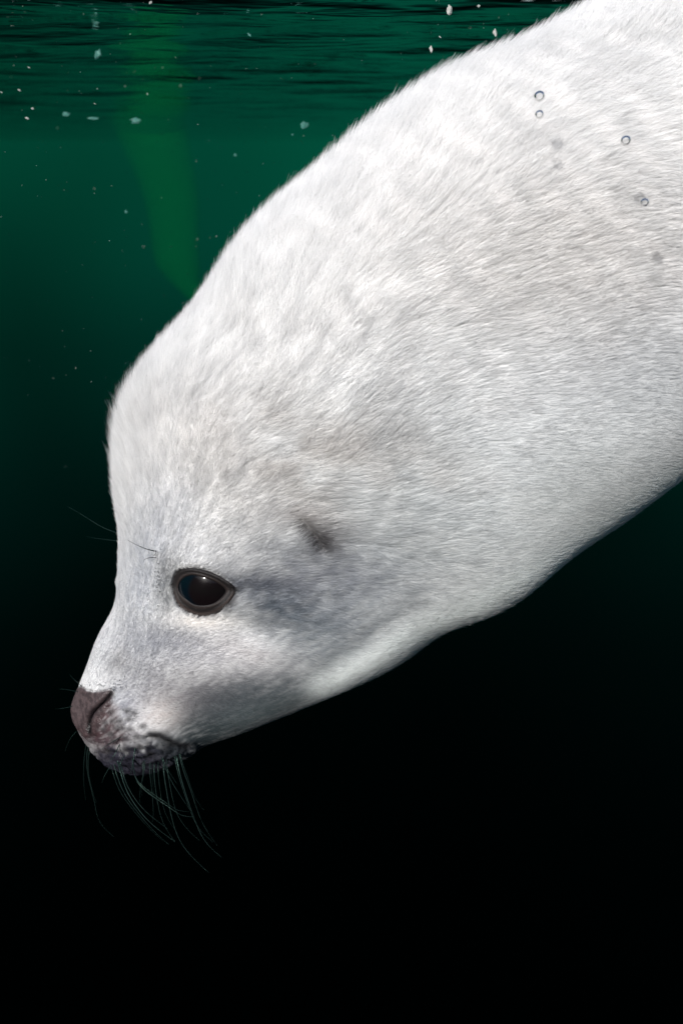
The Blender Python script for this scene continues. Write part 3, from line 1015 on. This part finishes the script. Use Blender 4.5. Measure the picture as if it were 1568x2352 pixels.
for pts, c0, c1, th_ in WH:
    n = len(pts)
    p0, nn = hit(*pts[0])
    c_s = p0[2] / U if 0.01 < p0[2] else c0
    if c0 < 0: c_s = c0
    sink = 3 if c0 > 0 else 0
    q = [from_px(x, y, ((c_s - sink) + (max(c1, c_s * 1.05) - c_s if c0 > 0 else c1 - c0) * (k / (n - 1)) + (6 if 0 < k else 0) * (c0 > 0)) * U) for k, (x, y) in enumerate(pts)]
    v, f = tube(q, 1.35 * th_ * U, 0.25 * th_ * U, beads=1.9 if th_ > 0.75 else 0)
    mesh_obj('whisker', W(v), f, M_WH, root)

# ---- flippers: outside the picture, for a view from the side
M_FLIP = simple_mat('flipper_skin', (0.35, 0.35, 0.36), 0.6, noise=0.2, scale=60, bump=0.2)
def flipper(name, base, tip, side, width, thick):
    base, tip = np.array(base, float), np.array(tip, float)
    n1, n2 = 14, 20
    ax = tip - base; L = np.linalg.norm(ax); ax /= L
    sd = np.array(side, float); sd -= ax * (sd @ ax); sd /= np.linalg.norm(sd)
    up = np.cross(ax, sd)
    rows = []
    for k in range(n1):
        u = k / (n1 - 1)
        wd = width * (0.55 + 0.9 * u - 0.75 * u ** 2) * math.sqrt(max(1 - u ** 6, 0.02)); tk_ = thick * (1 - 0.85 * u) + 0.0015
        te = np.linspace(0, 2 * math.pi, n2, endpoint=False)
        toe = 0.0 + 0.04 * u * np.cos(5 * te)
        rows.append(base + ax * L * u + sd * (wd * (1 + toe) * np.cos(te))[:, None] + up * (tk_ * np.sin(te))[:, None])
    f = grid_faces(n1, n2).tolist(); f.append(list(range(n2))[::-1]); f.append([(n1 - 1) * n2 + j for j in range(n2)])
    mesh_obj(name, W(np.concatenate(rows)), f, M_FLIP, root)
for s in (1, -1):
    flipper('flipper', [1080 * U, 120 * U, s * 440 * U], [1500 * U, -120 * U, s * 640 * U], [0.3, 1, 0], 0.045, 0.016)
    flipper('hind_flipper', [2640 * U, 1110 * U, s * 25 * U], [3150 * U, 1130 * U, s * 160 * U], [0, 1, 0.2], 0.05, 0.014)

# ================================================================== SMALL THINGS IN THE WATER
def bubble_mat():
    m, nt, out = material('air_bubble')
    fr = N(nt, 'ShaderNodeFresnel')
    fr.inputs['IOR'].default_value = 1.55
    tr = N(nt, 'ShaderNodeBsdfTransparent')
    gl = N(nt, 'ShaderNodeBsdfGlossy')
    gl.inputs['Roughness'].default_value = 0.0
    mx = N(nt, 'ShaderNodeMixShader')
    nt.links.new(fr.outputs[0], mx.inputs[0])
    nt.links.new(tr.outputs[0], mx.inputs[1])
    nt.links.new(gl.outputs[0], mx.inputs[2])
    nt.links.new(mx.outputs[0], out.inputs['Surface'])
    return m
M_BUB = bubble_mat()
def ball(r, squash=1.0, n1=20, n2=28):
    ph = np.linspace(0, math.pi, n1); te = np.linspace(0, 2 * math.pi, n2, endpoint=False)
    v = np.stack([np.sin(ph)[:, None] * np.cos(te), np.sin(ph)[:, None] * np.sin(te), (np.cos(ph) * squash)[:, None] * np.ones(n2)], -1) * r
    return v.reshape(-1, 3), grid_faces(n1, n2).tolist()
for x, y, r, lab in ((1238, 221, 12.5, 'largest clear air bubble high on the white back, above a smaller one'),
                     (1238, 263, 10, 'small clear air bubble directly below the largest bubble on the back'),
                     (1436, 323, 12, 'clear air bubble with dark rim on the right of the back, beyond the stacked pair'),
                     (1479, 465, 10.5, 'lowest of the clear air bubbles, near the right edge over grey fur')):
    p, nn = hit(x, y)
    c = p[2] + 0.05
    loc = to_world(from_px(x, y, c))
    v, f = ball(r * (D - c) / F, 0.93)
    o = mesh_obj('bubble', v, f, M_BUB)
    o.location = loc
    tag(o, lab, 'bubble', 'air bubbles in front of the back')

# drifting flakes
def flake_mat():
    m, nt, out = material('flake')
    b = N(nt, 'ShaderNodeBsdfPrincipled')
    b.inputs['Base Color'].default_value = (0.75, 0.74, 0.68, 1)
    b.inputs['Roughness'].default_value = 0.4
    tl = N(nt, 'ShaderNodeBsdfTranslucent')
    tl.inputs['Color'].default_value = (0.6, 0.65, 0.6, 1)
    tr = N(nt, 'ShaderNodeBsdfTransparent')
    a = N(nt, 'ShaderNodeMixShader'); a.inputs[0].default_value = 0.4
    nt.links.new(b.outputs[0], a.inputs[1]); nt.links.new(tl.outputs[0], a.inputs[2])
    c = N(nt, 'ShaderNodeMixShader'); c.inputs[0].default_value = 0.4
    nt.links.new(a.outputs[0], c.inputs[1]); nt.links.new(tr.outputs[0], c.inputs[2])
    nt.links.new(c.outputs[0], out.inputs['Surface'])
    return m
M_FLAKE = flake_mat()
def film_mat():
    m, nt, out = material('thin_film_flake')
    b = N(nt, 'ShaderNodeBsdfPrincipled')
    b.inputs['Base Color'].default_value = (0.10, 0.32, 0.27, 1)
    b.inputs['Roughness'].default_value = 0.5
    tr = N(nt, 'ShaderNodeBsdfTransparent')
    c = N(nt, 'ShaderNodeMixShader'); c.inputs[0].default_value = 0.65
    nt.links.new(b.outputs[0], c.inputs[1]); nt.links.new(tr.outputs[0], c.inputs[2])
    nt.links.new(c.outputs[0], out.inputs['Surface'])
    return m
M_FILM = film_mat()
def flake(x, y, dist, rx, ry, rot, label, mat=None, seed=0, cat='flake'):
    s = dist / F
    v, f = ball(1.0, 1.0, 12, 16)
    g = Noise(100 + seed)
    v = v * (0.25 + 1.3 * g(v * 2.1 + 5))[:, None]
    v = v * np.array([rx * s, ry * s, min(rx, ry) * s * 0.6])
    r = math.radians(-rot)
    v = v @ np.array([[math.cos(r), math.sin(r), 0], [-math.sin(r), math.cos(r), 0], [0, 0, 1]])
    p = np.array([(x - 784) * s, (1176 - y) * s, D - dist])
    o = mesh_obj('flake', v @ R3, f, mat or M_FLAKE)
    o.location = to_world(p)
    tag(o, label, cat, 'flakes drifting in the water')
FL = [
 (346, 6, .50, 9, 4.5, -50, 'bright white flake at the very top edge, above the green glow', 0),
 (67, 155, .55, 6, 2, 22, 'small bright streak flake high on the far left', 0),
 (63, 272, .50, 8, 5, 25, 'soft beige flake at left, above the round white one', 0),
 (75, 249, .52, 6.5, 5, 20, 'round white flake low on the far left of the rippled surface', 0),
 (45, 207, .60, 7, 4, 30, 'dull grey flake near the left edge', 0),
 (4, 212, .55, 7, 2, 25, 'thin bright flake cut by the left edge', 0),
 (339, 216, .50, 6, 2.6, 80, 'upright bright flake in the middle of the dark ripples', 0),
 (224, 204, .60, 3, 2, 30, 'tiny pale flake left of the upright bright flake', 0),
 (218, 238, .55, 5, 1.4, 25, 'short thin streak left of the upright bright flake', 0),
 (573, 80, .60, 8, 4, 50, 'faint bluish flake alone in the upper middle', 1),
 (225, 125, .75, 11, 22, 8, 'tall faint teal smudge under the dark ripples', 1),
 (152, 262, .80, 14, 8, 0, 'small teal blotch left of the pair at the water line', 1),
 (215, 272, .80, 21, 6, 0, 'wide flat teal blotch at the water line', 1),
 (312, 277, .78, 18, 12, 4, 'largest teal round blotch at the water line', 1),
 (700, 287, .72, 15, 13, 30, 'pale teal blotch beside the white back', 1),
 (672, 309, .70, 4, 4, 0, 'tiny teal speck under the pale blotch beside the back', 1),
 (1031, 22, .50, 11, 20, 0, 'large blurry white flake near the top right of the dark water', 0),
 (989, 113, .48, 6, 14, -8, 'upright blurry white flake just above the back outline', 0),
 (1136, 74, .50, 8, 15, -6, 'blurry white flake touching the outline of the back', 0),
 (1010, 85, .50, 8, 2, 40, 'thin bright sliver above the upright blurry flake', 0),
 (1098, 14, .52, 6, 6, 0, 'small brownish flake close under the top edge', 0),
 (540, 356, .9, 6, 5, 0, 'faint teal speck in open water under the water line', 1),
 (290, 486, .9, 6, 5, 0, 'dim teal speck in open water on the left', 1),
]
for k, (x, y, dist, rx, ry, rot, lab, t) in enumerate(FL):
    flake(x, y, (dist * 1.45 if y > 100 and x < 900 else dist * 1.1) if not t else dist * 1.1, rx * (0.54 if not t else 0.62), ry * (0.54 if not t else 0.62), rot, lab, M_FILM if t else M_FLAKE, k)

# marine snow too fine to count
def snow():
    g = np.random.default_rng(3)
    V, Fc = [], []
    k = 0
    for _ in range(700):
        dist = g.uniform(0.30, 1.4)
        x = g.uniform(-100, 1700); y = g.uniform(-20, 900) if g.random() < .93 else g.uniform(0, 1500)
        s = dist / F
        p = np.array([(x - 784) * s, (1176 - y) * s, D - dist])
        if to_world(p)[2] > -0.004: continue
        r = g.uniform(0.00008, 0.00025)
        d = g.normal(0, 1, 3); d /= np.linalg.norm(d)
        e = np.cross(d, [0.3, 0.5, 0.8]); e /= np.linalg.norm(e)
        h = np.cross(d, e)
        L = r * g.uniform(1, 3)
        V += [p + d * L, p - d * L, p + e * r, p + h * r, p - e * r, p - h * r]
        Fc += [[k, k+2, k+3], [k, k+3, k+4], [k, k+4, k+5], [k, k+5, k+2], [k+1, k+3, k+2], [k+1, k+4, k+3], [k+1, k+5, k+4], [k+1, k+2, k+5]]
        k += 6
    o = mesh_obj('marine_snow', to_world(np.array(V)), Fc, M_FLAKE)
    tag(o, 'very fine pale specks drifting in the dark green water', 'specks', kind='stuff')
snow()

# tiny air beads caught in the coat of the face
def beads():
    g = np.random.default_rng(9)
    V, Fc = [], []
    bvb, bf = ball(1.0, 1.0, 6, 8)
    bf = np.array(bf)
    k = 0
    spots = [(366, 1330, 8, 40, 26, 1.7), (362, 1262, 7, 9, 9, 2.2), (278, 1570, 12, 12, 12, 2.0), (262, 1580, 8, 5, 9, 2.0), (225, 1572, 26, 6, 26, 1.3),
             (400, 1180, 90, 130, 60, 1.2), (300, 1700, 60, 40, 40, 1.4), (350, 1740, 50, 20, 40, 1.4), (420, 900, 150, 200, 40, 1.4), (650, 1380, 120, 60, 26, 1.2)]
    for cx, cy, sx, sy, n, rr in spots:
        for _ in range(n):
            x, y = g.normal(cx, sx * .6), g.normal(cy, sy * .6)
            p, nn = hit(x, y)
            if p[2] <= 0.002: continue
            q = p + nn * 3.0 * U
            r = rr * U * g.uniform(0.5, 1.1)
            V.append(bvb * r + q); Fc.append(bf + k); k += len(bvb)
    me = mesh_obj('air_beads', W(np.concatenate(V)), np.concatenate(Fc).tolist(), M_BUB, root)
    me['kind'] = 'stuff'
    me['label'] = 'tiny silvery air beads caught in the face fur'
beads()

# an unidentified green shape far off, under the surface
def green_shape_mat():
    m, nt, out = material('distant_green_shape')
    b = N(nt, 'ShaderNodeBsdfPrincipled')
    b.inputs['Base Color'].default_value = (0.001, 0.075, 0.018, 1)
    b.inputs['Roughness'].default_value = 0.8
    b.inputs['Specular IOR Level'].default_value = 0.0
    tr = N(nt, 'ShaderNodeBsdfTransparent')
    lw = N(nt, 'ShaderNodeLayerWeight'); lw.inputs['Blend'].default_value = 0.5
    c = N(nt, 'ShaderNodeMixShader')
    mr = N(nt, 'ShaderNodeMapRange'); mr.interpolation_type = 'SMOOTHSTEP'; mr.inputs['From Max'].default_value = 0.55; mr.inputs['To Min'].default_value = 0.76; mr.inputs['To Max'].default_value = 1.0
    nt.links.new(lw.outputs['Facing'], mr.inputs['Value'])
    nt.links.new(mr.outputs[0], c.inputs[0])
    nt.links.new(b.outputs[0], c.inputs[1]); nt.links.new(tr.outputs[0], c.inputs[2])
    nt.links.new(c.outputs[0], out.inputs['Surface'])
    return m
def build_green_shape():
    dist = 3.4
    s = dist / F
    def pt(x, y, dz=0): return np.array([(x - 784) * s, (1176 - y) * s, D - dist + dz])
    line = [(340, 280), (372, 380), (395, 470), (402, 560), (415, 630), (450, 690)]
    n = 40
    q = spline(np.arange(len(line)).astype(float), np.array(line, float), np.linspace(0, len(line) - 1, n))
    c3 = np.array([pt(x, y) for x, y in q])
    wd = np.interp(np.linspace(0, 1, n), [0, .2, .5, .75, 1], [100, 84, 66, 58, 20]) * s
    te = np.linspace(0, 2 * math.pi, 32, endpoint=False)
    v = c3[:, None] + wd[:, None, None] * np.stack([np.cos(te), np.zeros(32), 0.6 * np.sin(te)], -1)[None]
    o = mesh_obj('green_shape', to_world(v.reshape(-1, 3)), grid_faces(n, 32).tolist(), green_shape_mat())
    tag(o, 'blurred green shape hanging under the surface in the dark water left of the back', 'green_shape')
build_green_shape()
